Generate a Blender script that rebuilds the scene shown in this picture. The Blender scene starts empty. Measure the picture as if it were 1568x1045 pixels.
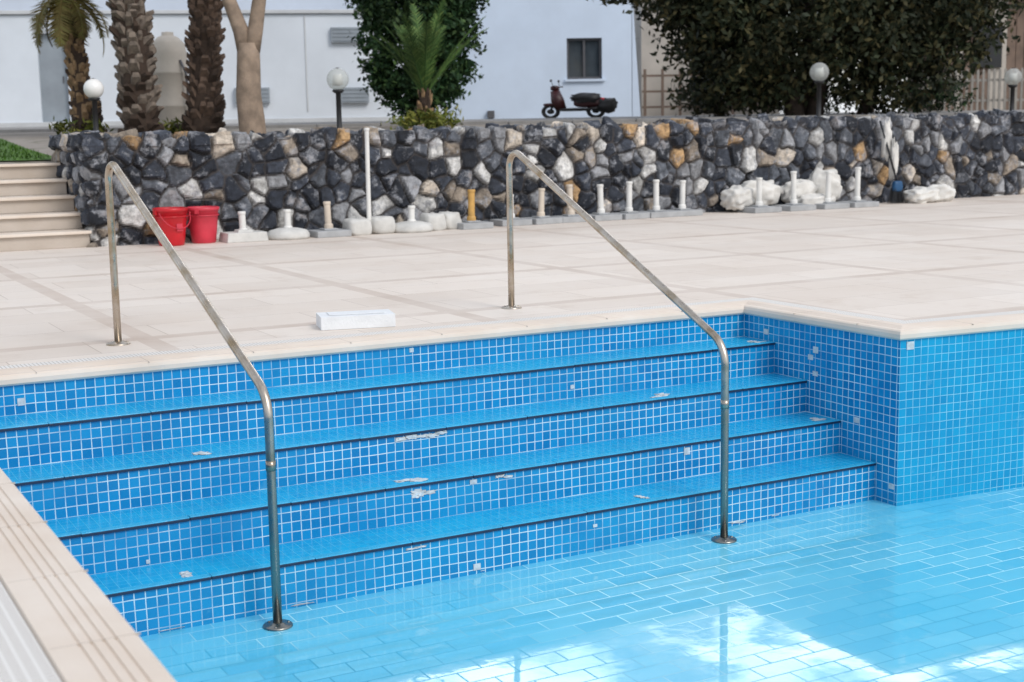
import bpy, math, random
import numpy as np
from mathutils import Vector, Matrix, kdtree, noise
random.seed(7); rng=np.random.default_rng(7)
scene=bpy.context.scene
CX,CY,CH=-5.046,-6.414,1.05
BG=math.atan2(-.48,.877)
def P(R,F,z=0): return Vector((CX+.877*R+.48*F, CY-.48*R+.877*F, z))
def Fof(X,Y): return .48*(X-CX)+.877*(Y-CY)
def sm(a,b,x):
    t=min(1,max(0,(x-a)/(b-a))); return t*t*(3-2*t)
def T(X,Y):
    F=Fof(X,Y)
    hi=.97+float(np.interp(F,[16,19,27,35,300],[0,.06,.24,.30,.4]))
    w=min(1,max(0,-1.0-X)); k=min(1,max(0,(Y-8.38)/4.0))
    lo=.775*(1-k)+hi*k
    return hi*(1-w)+lo*w
def Tz(R,F):
    p=P(R,F); return T(p.x,p.y)

# ---------------- node helpers
class N:
    def __init__(s,name):
        s.m=bpy.data.materials.new(name); s.m.use_nodes=True
        s.t=s.m.node_tree; s.n=s.t.nodes; s.l=s.t.links
        s.b=s.n['Principled BSDF']
    def add(s,ty,**kw):
        n=s.n.new(ty)
        for k,v in kw.items():
            if hasattr(n,k): setattr(n,k,v)
        return n
    def lk(s,a,b): s.l.new(a,b)
    def val(s,inp,v):
        if hasattr(v,'links') or hasattr(v,'is_linked'): s.l.new(v,inp)
        else: inp.default_value=v
    def math(s,op,a,b=0.0,c=None):
        n=s.n.new('ShaderNodeMath'); n.operation=op
        s.val(n.inputs[0],a); s.val(n.inputs[1],b)
        if c is not None: s.val(n.inputs[2],c)
        return n.outputs[0]
    def mix(s,f,a,b,bt='MIX'):
        n=s.n.new('ShaderNodeMix'); n.data_type='RGBA'; n.blend_type=bt
        s.val(n.inputs[0],f)
        s.val(n.inputs[6],a if hasattr(a,'is_linked') else (*a,1))
        s.val(n.inputs[7],b if hasattr(b,'is_linked') else (*b,1))
        return n.outputs[2]
    def pos(s): return s.n.new('ShaderNodeNewGeometry').outputs['Position']
    def noise(s,scale,detail=4,vec=None,rough=.55):
        n=s.n.new('ShaderNodeTexNoise'); n.inputs['Scale'].default_value=scale
        n.inputs['Detail'].default_value=detail; n.inputs['Roughness'].default_value=rough
        s.lk(vec if vec is not None else s.pos(),n.inputs['Vector']); return n.outputs['Fac']
    def ramp(s,f,a,b,va=0,vb=1):
        n=s.n.new('ShaderNodeMapRange'); s.lk(f,n.inputs[0])
        n.inputs[1].default_value=a;n.inputs[2].default_value=b
        n.inputs[3].default_value=va;n.inputs[4].default_value=vb
        return n.outputs[0]
    def bump(s,h,st=.3,d=.01,tgt='Normal'):
        n=s.n.new('ShaderNodeBump'); n.inputs['Strength'].default_value=st
        n.inputs['Distance'].default_value=d; s.lk(h,n.inputs['Height'])
        s.lk(n.outputs[0],s.b.inputs[tgt])
    def col(s,c):
        s.val(s.b.inputs['Base Color'], c if hasattr(c,'is_linked') else (*c,1))
    def rough(s,r): s.val(s.b.inputs['Roughness'],r)

def simple(name,c,rough=.6,var=.25,scale=6,bump=.15,metal=0,dark=None,spec=.5):
    m=N(name)
    f=m.ramp(m.noise(scale,5),.3,.7)
    d=dark or tuple(x*(1-var) for x in c)
    m.col(m.mix(f,d,c)); m.rough(m.ramp(m.noise(scale*2,3),.3,.7,max(0,rough-.08),min(1,rough+.08)))
    m.b.inputs['Metallic'].default_value=metal
    m.b.inputs['Specular IOR Level'].default_value=spec
    if bump: m.bump(m.noise(scale*6,4),bump,.01)
    return m.m

def tile_mat(name,c1,c2,grout,rough=.25,pitch=.044,mort=.0023,wear=(.02,.40,.66)):
    m=N(name)
    uv=m.add('ShaderNodeUVMap').outputs[0]
    nzc=m.add('ShaderNodeTexNoise'); nzc.inputs['Scale'].default_value=5; nzc.inputs['Detail'].default_value=2; m.lk(m.pos(),nzc.inputs['Vector'])
    sub=m.add('ShaderNodeVectorMath',operation='SUBTRACT'); m.lk(nzc.outputs['Color'],sub.inputs[0]); sub.inputs[1].default_value=(.5,.5,.5)
    sc=m.add('ShaderNodeVectorMath',operation='SCALE'); m.lk(sub.outputs[0],sc.inputs[0]); sc.inputs['Scale'].default_value=.007
    ad=m.add('ShaderNodeVectorMath',operation='ADD'); m.lk(uv,ad.inputs[0]); m.lk(sc.outputs[0],ad.inputs[1])
    br=m.add('ShaderNodeTexBrick'); br.offset=0; br.squash=1
    m.lk(ad.outputs[0],br.inputs['Vector'])
    for k,v in (('Scale',1),('Mortar Size',mort),('Mortar Smooth',.2),('Bias',0),('Brick Width',pitch),('Row Height',pitch)):
        br.inputs[k].default_value=v
    br.inputs['Color1'].default_value=(*c1,1); br.inputs['Color2'].default_value=(*c2,1)
    g=m.mix(m.ramp(m.noise(3,5,rough=.65),.34,.56),tuple(x*.3+y*.7 for x,y in zip(grout,c1)),grout)
    m.lk(g,br.inputs['Mortar'])
    lg=m.ramp(m.noise(1.7,4),.35,.75)
    c=m.mix(m.math('MULTIPLY',lg,.4),br.outputs['Color'],wear)
    hz=m.ramp(m.noise(5,6,rough=.7),.64,.76,0,.4)
    c=m.mix(hz,c,(.22,.55,.68))
    m.col(c)
    m.rough(m.ramp(br.outputs['Fac'],0,1,rough,.8))
    m.b.inputs['Specular IOR Level'].default_value=.35
    inv=m.math('SUBTRACT',1,br.outputs['Fac']); m.bump(inv,.5,.002)
    return m.m

M={}
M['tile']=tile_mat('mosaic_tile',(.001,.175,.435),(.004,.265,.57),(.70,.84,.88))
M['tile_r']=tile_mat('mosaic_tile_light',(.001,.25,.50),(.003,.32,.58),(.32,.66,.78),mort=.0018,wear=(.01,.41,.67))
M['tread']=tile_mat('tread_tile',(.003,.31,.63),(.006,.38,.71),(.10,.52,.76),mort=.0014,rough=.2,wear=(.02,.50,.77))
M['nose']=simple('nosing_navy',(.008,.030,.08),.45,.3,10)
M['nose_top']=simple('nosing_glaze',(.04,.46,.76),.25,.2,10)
M['white_chip']=simple('bare_mortar',(.66,.74,.78),.8,.40,30)
M['coping']=simple('coping_limestone',(.73,.65,.57),.6,.14,3,.2,dark=(.66,.555,.46))
M['stepstone']=simple('step_limestone',(.52,.46,.405),.7,.2,3,.3,dark=(.42,.36,.30))
M['white_plastic']=simple('white_plastic',(.76,.75,.72),.5,.12,8,.1)
M['concrete']=simple('pale_concrete',(.66,.65,.62),.8,.25,9,.4)
M['slab']=simple('grey_slab',(.42,.43,.44),.8,.25,9,.4)
M['beige_pipe']=simple('beige_pipe',(.66,.57,.47),.5,.2,8,.1)
M['orange_pipe']=simple('ochre_pipe',(.62,.36,.10),.5,.3,9,.1)
M['red']=simple('red_plastic',(.60,.010,.02),.35,.3,5,.05)
M['red2']=simple('faded_red_plastic',(.66,.04,.07),.45,.3,5,.05)
M['darkred']=simple('dull_dark_red_paint',(.05,.008,.010),.4,.4,5,.05)
M['black']=simple('black_rubber',(.018,.018,.02),.5,.3,10,.1)
M['dark']=simple('dark_interior',(.02,.022,.026),.4,.3,5,.05)
M['foam']=simple('white_foam',(.76,.78,.80),.75,.10,12,.25)
M['sack']=simple('woven_sack',(.74,.72,.68),.8,.28,6,.5)
M['blue']=simple('blue_paint',(.01,.08,.20),.45,.3,8,.1)
M['house']=simple('white_render_wall',(.62,.72,.86),.85,.12,1.2,.15)
M['bwall']=simple('boundary_wall_paint',(.70,.75,.81),.85,.14,.9,.15)
M['house2']=simple('white_render_upper',(.64,.71,.82),.85,.12,1.0,.15)
M['cap']=simple('wall_cap_plaster',(.58,.60,.62),.8,.15,3,.2)
M['fence']=simple('old_fence_paint',(.34,.32,.29),.8,.35,6,.2)
M['greypanel']=simple('grey_panel',(.30,.34,.38),.6,.2,3,.1)
M['pane']=simple('window_pane',(.05,.065,.08),.15,.3,3,0)
M['frame']=simple('grey_window_frame',(.10,.10,.11),.5,.2,4,.05)
M['beige']=simple('beige_render',(.55,.50,.44),.8,.25,2,.15)
M['brown']=simple('weathered_boards',(.24,.17,.13),.8,.4,4,.3)
M['roof']=simple('roof_tiles',(.30,.14,.08),.8,.4,5,.3)
M['bark_l']=simple('smooth_bark',(.36,.27,.20),.85,.50,7,.8)
M['bark_p']=simple('palm_boot',(.25,.20,.16),.9,.65,16,.6)
M['bark_p2']=simple('palm_boot_brown',(.16,.105,.075),.9,.65,16,.6)
M['bark_o']=simple('palm_boot_ochre',(.34,.22,.12),.9,.6,14,.6)
M['bark_d']=simple('dark_bark',(.07,.05,.04),.9,.5,9,.5)
M['fibre']=simple('palm_fibre',(.06,.038,.026),.95,.5,18,.6)
M['kerb']=simple('grey_kerb',(.30,.29,.28),.85,.3,4,.3)

def steel():
    m=N('stainless_steel_rail')
    f=m.ramp(m.noise(9,5),.42,.68)
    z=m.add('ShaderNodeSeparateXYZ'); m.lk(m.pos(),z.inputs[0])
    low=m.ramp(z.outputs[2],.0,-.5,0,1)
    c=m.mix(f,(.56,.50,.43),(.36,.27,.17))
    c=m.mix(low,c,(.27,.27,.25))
    m.col(c); m.b.inputs['Metallic'].default_value=1.0
    m.rough(m.ramp(m.noise(25,3),.3,.7,.2,.42)); return m.m
M['steel']=steel()

def leafmat(name,a,b,c):
    m=N(name)
    g=m.add('ShaderNodeNewGeometry')
    r=m.add('ShaderNodeValToRGB'); m.lk(g.outputs['Random Per Island'],r.inputs[0])
    e=r.color_ramp.elements; e[0].color=(*a,1); e[1].color=(*c,1); e[1].position=1
    k=e.new(.6); k.color=(*b,1)
    cl=m.ramp(m.noise(1.1,3),.35,.65,.5,1.3)
    mm=m.add('ShaderNodeVectorMath',operation='SCALE'); m.lk(r.outputs[0],mm.inputs[0]); m.lk(cl,mm.inputs['Scale'])
    m.lk(mm.outputs[0],m.b.inputs['Base Color']); m.rough(.6)
    m.b.inputs['Specular IOR Level'].default_value=.2
    return m.m
M['leaf_dark']=leafmat('dark_olive_leaves',(.016,.024,.012),(.030,.038,.018),(.095,.082,.036))
M['leaf_bush']=leafmat('bush_leaves',(.012,.036,.013),(.022,.055,.020),(.06,.105,.032))
M['leaf_palm']=leafmat('palm_leaflets',(.05,.11,.03),(.09,.17,.045),(.17,.25,.07))
M['leaf_dry']=leafmat('dry_palm_leaflets',(.16,.13,.04),(.26,.20,.07),(.20,.21,.06))
M['leaf_low']=leafmat('low_plant_leaves',(.06,.09,.02),(.14,.16,.03),(.24,.22,.05))
M['grassblade']=leafmat('grass_blades',(.035,.09,.010),(.06,.14,.016),(.10,.19,.03))

def deckmat():
    m=N('deck_travertine')
    p=m.pos(); s=m.add('ShaderNodeSeparateXYZ'); m.lk(p,s.inputs[0])
    def stripe(v,ph,per,w):
        a=m.math('FRACT',m.math('DIVIDE',m.math('SUBTRACT',v,ph),per))
        return m.math('LESS_THAN',a,w/per)
    sx=stripe(m.math('ADD',s.outputs[0],100*1.78),-3.31,1.78,.11); sy=stripe(m.math('ADD',s.outputs[1],100*1.78),2.55,1.78,.11)
    st=m.math('MAXIMUM',sx,sy)
    br=m.add('ShaderNodeTexBrick'); br.offset=.5
    m.lk(p,br.inputs['Vector'])
    for k,v in (('Scale',1),('Mortar Size',.003),('Mortar Smooth',.3),('Bias',0),('Brick Width',.89),('Row Height',.445)): br.inputs[k].default_value=v
    br.inputs['Color1'].default_value=(.635,.55,.475,1); br.inputs['Color2'].default_value=(.72,.64,.565,1); br.inputs['Mortar'].default_value=(.41,.33,.27,1)
    c=m.mix(m.math('MULTIPLY',st,m.ramp(m.noise(2.2,4),.3,.7,.4,.95)),br.outputs['Color'],(.49,.39,.32))
    blot=m.ramp(m.noise(.8,6,rough=.65),.35,.7,0,.45)
    c=m.mix(blot,c,(.75,.70,.645))
    c=m.mix(m.ramp(m.noise(2.6,8,rough=.75),.54,.76,0,.6),c,(.51,.41,.33))
    c=m.mix(m.ramp(m.noise(60,2),.70,.78,0,.4),c,(.42,.33,.25))
    m.col(c); m.rough(m.ramp(m.noise(3,4),.3,.7,.5,.75))
    m.bump(m.math('ADD',m.math('MULTIPLY',br.outputs['Fac'],-1),m.math('MULTIPLY',m.noise(40,4),.4)),.25,.004)
    return m.m
M['deck']=deckmat()

def gratemat():
    m=N('overflow_grate_plastic')
    uv=m.add('ShaderNodeUVMap').outputs[0]; s=m.add('ShaderNodeSeparateXYZ'); m.lk(uv,s.inputs[0])
    a=m.math('FRACT',m.math('MULTIPLY',s.outputs[0],1/.018))
    b=m.math('FRACT',m.math('MULTIPLY',s.outputs[1],1/.026))
    slot=m.math('MULTIPLY',m.math('LESS_THAN',a,.34),m.math('LESS_THAN',b,.72))
    m.col(m.mix(slot,(.72,.70,.67),(.42,.38,.34))); m.rough(.6)
    m.bump(m.math('SUBTRACT',1,slot),.6,.004); return m.m
M['grate']=gratemat()
BW,RH=.205,.102
def floormat():
    m=N('wet_pool_floor_tile')
    uv=m.add('ShaderNodeUVMap').outputs[0]
    br=m.add('ShaderNodeTexBrick'); br.offset=.5; m.lk(uv,br.inputs['Vector'])
    for k,v in (('Scale',1),('Mortar Size',.0036),('Mortar Smooth',.3),('Bias',0),('Brick Width',BW),('Row Height',RH)): br.inputs[k].default_value=v
    br.inputs['Color1'].default_value=(.10,.52,.75,1); br.inputs['Color2'].default_value=(.18,.62,.81,1)
    mo=m.mix(m.ramp(m.noise(.9,3),.42,.56),(.52,.84,.90),(.04,.31,.48)); m.lk(mo,br.inputs['Mortar'])
    c=m.mix(m.ramp(m.noise(1.0,5),.3,.7,0,.45),br.outputs['Color'],(.07,.56,.82))
    c=m.mix(m.ramp(m.noise(4,6,rough=.7),.56,.75,0,.4),c,(.36,.70,.80))
    m.col(c); m.rough(.45); m.b.inputs['Specular IOR Level'].default_value=.3
    m.b.inputs['Coat IOR'].default_value=1.50
    wet=m.ramp(m.noise(1.4,4),.30,.50,.65,1.0)
    m.lk(m.math('MULTIPLY',wet,m.math('SUBTRACT',1,m.math('MULTIPLY',br.outputs['Fac'],.95))),m.b.inputs['Coat Weight'])
    m.b.inputs['Coat Roughness'].default_value=.03
    h=m.math('ADD',m.math('MULTIPLY',m.noise(2.4,2),.9),m.math('MULTIPLY',m.noise(14,2),.10))
    h=m.math('ADD',h,m.math('MULTIPLY',br.outputs['Fac'],-.04))
    m.bump(h,.18,.01,'Coat Normal')
    return m.m
M['floor']=floormat()

def rubblemat():
    m=N('rubble_stone')
    a=m.add('ShaderNodeAttribute'); a.attribute_name='Col'
    b=m.add('ShaderNodeAttribute'); b.attribute_name='Mortar'
    n1=m.ramp(m.noise(5,7,rough=.74),.52,.60,0,.75)
    c=m.mix(n1,a.outputs['Color'],(.36,.37,.40))
    n2=m.ramp(m.noise(16,5,rough=.7),.35,.7,.5,1.4)
    mm=m.add('ShaderNodeVectorMath',operation='SCALE'); m.lk(c,mm.inputs[0]); m.lk(n2,mm.inputs['Scale'])
    c=m.mix(m.ramp(m.noise(5,4),.62,.74,0,.30),mm.outputs[0],(.34,.24,.16))
    c=m.mix(b.outputs['Fac'],c,(.06,.052,.05))
    m.col(c); m.rough(.85); m.bump(m.noise(24,8,rough=.7),.8,.03); return m.m
M['rubble']=rubblemat()
def groundmat():
    m=N('garden_ground')
    c=m.mix(m.ramp(m.noise(.6,6),.35,.65),(.20,.17,.14),(.30,.27,.24))
    c=m.mix(m.ramp(m.noise(2.5,6),.55,.7,0,.7),c,(.08,.09,.04))
    m.col(c); m.rough(.9); m.bump(m.noise(9,6),.5,.03); return m.m
M['ground']=groundmat()
M['lawn']=simple('lawn_grass',(.075,.165,.018),.9,.45,9,.5)

# ---------------- mesh builder
class G:
    def __init__(s): s.v=[];s.f=[];s.m=[];s.sm=[];s.uv={}
    def add(s,vs,fs,mat=0,smooth=False):
        o=len(s.v); s.v+= [tuple(v) for v in vs]
        for f in fs: s.f.append(tuple(i+o for i in f)); s.m.append(mat); s.sm.append(smooth)
    def quad(s,vs,mat=0,uv=None):
        s.add(vs,[tuple(range(len(vs)))],mat)
        if uv: s.uv[len(s.f)-1]=uv
    def box(s,c,d,mat=0,rz=0,taper=1.0,rx=0):
        x,y,z=[k/2 for k in d]; vs=[]
        R=Matrix.Rotation(rz,3,'Z')@Matrix.Rotation(rx,3,'X')
        for sz,t in ((-1,1),(1,taper)):
            for sx,sy in ((-1,-1),(1,-1),(1,1),(-1,1)):
                vs.append(R@Vector((sx*x*t,sy*y*t,sz*z))+Vector(c))
        s.add(vs,[(3,2,1,0),(4,5,6,7),(0,1,5,4),(1,2,6,5),(2,3,7,6),(3,0,4,7)],mat)
    def tube(s,pts,rad,seg=10,mat=0,closed=False,cap=True,jit=0):
        pts=[Vector(p) for p in pts]; n=len(pts)
        if not hasattr(rad,'__len__'): rad=[rad]*n
        vs=[];ref=None
        for i,p in enumerate(pts):
            if closed: t=(pts[(i+1)%n]-pts[i-1])
            else: t=pts[min(n-1,i+1)]-pts[max(0,i-1)]
            t.normalize()
            if ref is None:
                ref=t.orthogonal().normalized()
            ref=(ref-t*ref.dot(t)).normalized(); b=t.cross(ref)
            for k in range(seg):
                a=2*math.pi*k/seg; r=rad[i]*(1+random.uniform(-jit,jit))
                vs.append(p+(ref*math.cos(a)+b*math.sin(a))*r)
        fs=[]
        for i in range(n if closed else n-1):
            j=(i+1)%n
            for k in range(seg):
                l=(k+1)%seg; fs.append((i*seg+k,i*seg+l,j*seg+l,j*seg+k))
        if cap and not closed:
            fs.append(tuple(range(seg))[::-1]); fs.append(tuple((n-1)*seg+k for k in range(seg)))
        s.add(vs,fs,mat,True)
    def lathe(s,c,prof,seg=24,mat=0):
        c=Vector(c); vs=[]
        for r,z in prof:
            for k in range(seg):
                a=2*math.pi*k/seg; vs.append(c+Vector((r*math.cos(a),r*math.sin(a),z)))
        fs=[]
        for i in range(len(prof)-1):
            for k in range(seg):
                l=(k+1)%seg; fs.append((i*seg+k,i*seg+l,(i+1)*seg+l,(i+1)*seg+k))
        s.add(vs,fs,mat,True)
    def blob(s,c,r,p=.7,mat=0,nz=.0,nu=20,nv=12,fq=2.2):
        c=Vector(c);vs=[];off=Vector((random.random()*9,)*3)
        f=lambda x:math.copysign(abs(x)**p,x)
        for j in range(nv+1):
            ph=-math.pi/2+math.pi*j/nv
            for i in range(nu):
                th=2*math.pi*i/nu
                q=Vector((f(math.cos(ph))*f(math.cos(th)),f(math.cos(ph))*f(math.sin(th)),f(math.sin(ph))))
                k=1+nz*noise.noise(q*fq+off)
                vs.append(c+Vector((q.x*r[0]*k,q.y*r[1]*k,q.z*r[2]*k)))
        fs=[(j*nu+i,j*nu+(i+1)%nu,(j+1)*nu+(i+1)%nu,(j+1)*nu+i) for j in range(nv) for i in range(nu)]
        s.add(vs,fs,mat,True)
    def obj(s,name,mats,loc=(0,0,0),rz=0,bevel=0,parent=None):
        me=bpy.data.meshes.new(name); me.from_pydata(s.v,[],s.f); 
        for m in mats: me.materials.append(M[m])
        me.polygons.foreach_set('material_index',s.m); me.polygons.foreach_set('use_smooth',s.sm)
        if s.uv:
            u=me.uv_layers.new(name='UVMap')
            for fi,uv in s.uv.items():
                pl=me.polygons[fi]
                for k,li in enumerate(pl.loop_indices): u.data[li].uv=uv[k]
        me.update()
        o=bpy.data.objects.new(name,me); scene.collection.objects.link(o)
        o.location=loc; o.rotation_euler[2]=rz
        if bevel:
            b=o.modifiers.new('bevel','BEVEL'); b.width=bevel; b.segments=2; b.limit_method='ANGLE'; b.angle_limit=.7
        if parent: o.parent=parent
        return o
def empty(name,loc=(0,0,0),rz=0):
    o=bpy.data.objects.new(name,None); scene.collection.objects.link(o); o.location=loc; o.rotation_euler[2]=rz; o.empty_display_size=.2
    return o

# ---------------- pool
Xl,NR,TR=-4.40,4,.273
zt=[-.171,-.347,-.523,-.699]; ZF=-.895; KS=-.085
def wy(x): return -1.25+KS*x
g=G()
ZT=-.03
def vq(p0,p1,z0,z1,mat,u0=0):
    L=math.dist(p0,p1)
    g.quad([(p0[0],p0[1],z0),(p1[0],p1[1],z0),(p1[0],p1[1],z1),(p0[0],p0[1],z1)],mat,
      [(u0,z0+.171+4.4),(u0+L,z0+.171+4.4),(u0+L,z1+.171+4.4),(u0,z1+.171+4.4)])
vq((0,0),(0,-1.25),ZF-.03,ZT,0)
vq((0,-1.25),(14,wy(14)),ZF-.03,ZT,1,1.276)
vq((14,wy(14)),(14,-12),ZF-.03,ZT,1)
vq((14,-12),(Xl,-12),ZF-.03,ZT,1)
vq((Xl,-12),(Xl,0),ZF-.03,ZT,0)
vq((Xl,0),(0,0),zt[0],ZT,0)
g.obj('pool_wall',['tile','tile_r'])
g=G()
for k in range(4):
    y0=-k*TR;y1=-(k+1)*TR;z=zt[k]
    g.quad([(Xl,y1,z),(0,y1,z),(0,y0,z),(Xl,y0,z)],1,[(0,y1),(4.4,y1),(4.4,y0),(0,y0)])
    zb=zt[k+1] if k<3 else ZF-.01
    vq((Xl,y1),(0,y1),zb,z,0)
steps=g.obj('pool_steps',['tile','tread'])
g=G()
for k in range(4):
    y1=-(k+1)*TR
    x=Xl
    while x<-.001:
        x2=min(0,x+.44); dz=random.uniform(-.0012,.0012)
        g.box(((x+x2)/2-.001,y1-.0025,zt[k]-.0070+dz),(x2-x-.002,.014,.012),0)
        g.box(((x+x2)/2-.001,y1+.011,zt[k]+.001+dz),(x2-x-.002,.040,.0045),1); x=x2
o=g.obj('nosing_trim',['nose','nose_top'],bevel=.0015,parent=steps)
# missing / bare tiles
g=G()
pt=.044
def chip_w(x,y,z,w,h):
    if w<.06: g.box((x,y-.001,z),(w*random.uniform(.85,1),.006,h*random.uniform(.8,1)),0)
    else:
        n=max(2,int(w/.045))
        for i in range(n):
            g.blob((x-w/2+(i+.5)*w/n,y,z+random.uniform(-.3,.3)*h),(w/n*.62*random.uniform(.7,1.1),.005,h*.5*random.uniform(.5,1.2)),.6,0,.9)
def chipriser(k,x,row,w=1,h=1):
    y=-k*TR; z=(zt[k-1] if k>0 else -.03)-.02-row*pt
    chip_w(x,y,z-.012,w*pt-.006,h*pt-.006)
chipriser(0,-4.02,1.2); chipriser(3,-1.0,.2); chipriser(2,-2.33,-.1,6,.55); chipriser(3,-2.45,.4,2.5,.8); chipriser(3,-2.2,0,1,.6)
chipriser(3,-2.04,-.1,2,.5); chipriser(4,-2.62,-.1,2,.4); chipriser(4,-2.33,3,1,.8)
for _ in range(16):
    k=random.randint(1,4); chipriser(k,random.uniform(-4.2,-.1),3.45+random.uniform(-.1,.1),random.uniform(.5,2.2),random.uniform(.15,.3))
for _ in range(4):
    k=random.randint(0,4); chipriser(k,random.uniform(-4.2,-.1),random.randint(0,3)-.1,random.uniform(.4,.8),random.uniform(.3,.7))
for x,k in ((-.06,0),(-.05,2),(-.9,1),(-3.3,1),(-3.6,3),(-1.4,3),(-2.45,2)):
    L=random.uniform(.02,.045)
    for i in range(3):
        g.blob((x-L/2+random.uniform(-L,L),-(k+1)*TR+random.uniform(.03,.10),zt[k]+.001),(L*random.uniform(.4,.9),random.uniform(.008,.025),.003),.7,0,.9)
for y,z in ((-.62,-.17),(-.62,-.30),(-.58,-.215),(-.95,-.50),(-1.215,-.80),(-.20,-.12)):
    g.box((-.001,y,z),(.006,.038,random.uniform(.025,.04)),0)
g.box((.06,wy(.06)-.0015,-.07),(.045,.006,.04),0,rz=math.atan(KS))
g.obj('bare_mortar_patches',['white_chip'],bevel=.001)

poly=[(Xl,-12),(14,-12),(14,wy(14)),(0,-1.25),(0,-1.0),(Xl,-1.0)]
g=G(); g.quad([(x,y,ZF) for x,y in poly],0,[(x+.05,y+.03) for x,y in poly]); g.obj('pool_floor',['floor'])

# coping sweep
path=[Vector(p) for p in ((Xl,-12),(Xl,0),(0,0),(0,-1.25),(14,wy(14)))]
def offs(o):
    out=[]
    for i,p in enumerate(path):
        ds=[]
        if i>0: ds.append((path[i]-path[i-1]).normalized())
        if i<len(path)-1: ds.append((path[i+1]-path[i]).normalized())
        ns=[Vector((-d.y,d.x)) for d in ds]
        if len(ns)==2:
            b=(ns[0]+ns[1]); b=b/b.dot(ns[0])*1.0
            out.append(p+b*o)
        else: out.append(p+ns[0]*o)
    return out
def sweep(g,prof,mat):
    cols=[offs(o) for o,z in prof]
    for j in range(len(prof)-1):
        for i in range(len(path)-1):
            a,b,c,d=cols[j][i],cols[j][i+1],cols[j+1][i+1],cols[j+1][i]
            z0,z1=prof[j][1],prof[j+1][1]
            dirv=(path[i+1]-path[i]).normalized()
            uu=[(q-path[i]).dot(dirv)+20 for q in (a,b,c,d)]
            vv=[prof[j][0],prof[j][0],prof[j+1][0],prof[j+1][0]]
            g.quad([(a.x,a.y,z0),(b.x,b.y,z0),(c.x,c.y,z1),(d.x,d.y,z1)],mat,list(zip(uu,vv)))
g=G()
pr=[(.01,-.036),(-.014,-.036),(-.02,-.028),(-.02,-.008),(-.014,.006),(-.004,.012),(.028,.0125)]
for o in (.03,.055,.08,.105): pr+=[(o,.0125),(o+.002,.008),(o+.006,.008),(o+.008,.0125)]
pr+=[(.172,.0125),(.175,.002)]
sweep(g,pr,0)
cop=g.obj('pool_coping',['coping'])
g=G()
for i in range(len(path)-1):
    a,b=path[i],path[i+1]; L=(b-a).length; d=(b-a).normalized(); n=Vector((-d.y,d.x)); s=.45
    while s<L-.2:
        c=a+d*s+n*.075; g.box((c.x,c.y,.0105),(.0025,.185,.0045),0,rz=math.atan2(d.y,d.x)); s+=.5
g.obj('coping_joints',['stepstone'],parent=cop)
g=G(); sweep(g,[(.176,.001),(.178,.006),(.300,.006),(.302,.001)],0); g.obj('overflow_grate',['grate'])
# deck
g=G()
def fl(ps,z=0): g.quad([(x,y,z) for x,y in ps],0)
fl([(-60,.1),(60,.1),(60,8.2),(-60,8.2)]); fl([(-60,-60),(Xl-.1,-60),(Xl-.1,.1),(-60,.1)])
fl([(.1,wy(.1)+.1),(14,wy(14)+.1),(60,wy(14)+.1),(60,.1),(.1,.1)])
g.obj('pool_deck',['deck'])

# ---------------- handrails
def fillet(P0,C,P1,r,n=14):
    # circular bend in the (y,z) plane between the lines P0-C and C-P1
    P0,C,P1=Vector(P0),Vector(C),Vector(P1)
    d1=(C-P0).normalized(); d2=(P1-C).normalized()
    turn=d1.angle(d2); t=r*math.tan(turn/2)
    a=C-d1*t; sg=1 if d1.x*d2.y-d1.y*d2.x>0 else -1
    nrm=Vector((-d1.y,d1.x))*sg; c=a+nrm*r; out=[]
    for i in range(n+1):
        th=sg*turn*i/n; v=-nrm*r
        out.append(c+Vector((v.x*math.cos(th)-v.y*math.sin(th),v.x*math.sin(th)+v.y*math.cos(th))))
    return out
def handrail(x0,x1,yb,y2,ztop):
    g=G(); L=yb-y2
    X=lambda y:x0+(x1-x0)*(yb-y)/L
    def q(y,z): return (X(y),y,z)
    A=(yb+.02,0);C1=(yb+.02,ztop+.045); C2=(y2,.035); B=(y2,ZF)
    f1=fillet(A,C1,C2,.085); f2=fillet(C1,C2,B,.15)
    pts=[q(*A),q(yb+.02,ztop*.4)]+[q(*v) for v in f1]+[q(*(f1[-1].lerp(f2[0],t))) for t in (.25,.5,.75)]+[q(*v) for v in f2]
    pts+=[q(y2,-.5),q(y2,ZF)]
    g.tube(pts,.0185,16)
    for (x,y,z) in (q(yb+.02,0),q(y2,ZF+.001)):
        g.lathe((x,y,z),[(.0,.016),(.028,.016),(.034,.010),(.056,.008),(.060,.004),(.060,0)],24)
        for k in range(3):
            a_=k*2.1; g.lathe((x+.045*math.cos(a_),y+.045*math.sin(a_),z+.008),[(0,.005),(.005,.004),(.006,0)],8)
    g.lathe(q(y2,-.24),[(.0187,-.02),(.0205,-.02),(.0205,.02),(.0187,.02)],16)
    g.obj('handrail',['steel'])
handrail(-3.42,-3.31,.68,-1.262,.905)
handrail(-1.116,-1.103,.745,-1.262,.905)

# foam block
g=G(); g.box((0,0,.035),(.40,.215,.07),0)
g.box((0,0,.073),(.30,.12,.004),0)
g.obj('foam_block',['foam'],loc=(-2.17,.60,.001),rz=math.radians(-14),bevel=.008)

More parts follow.
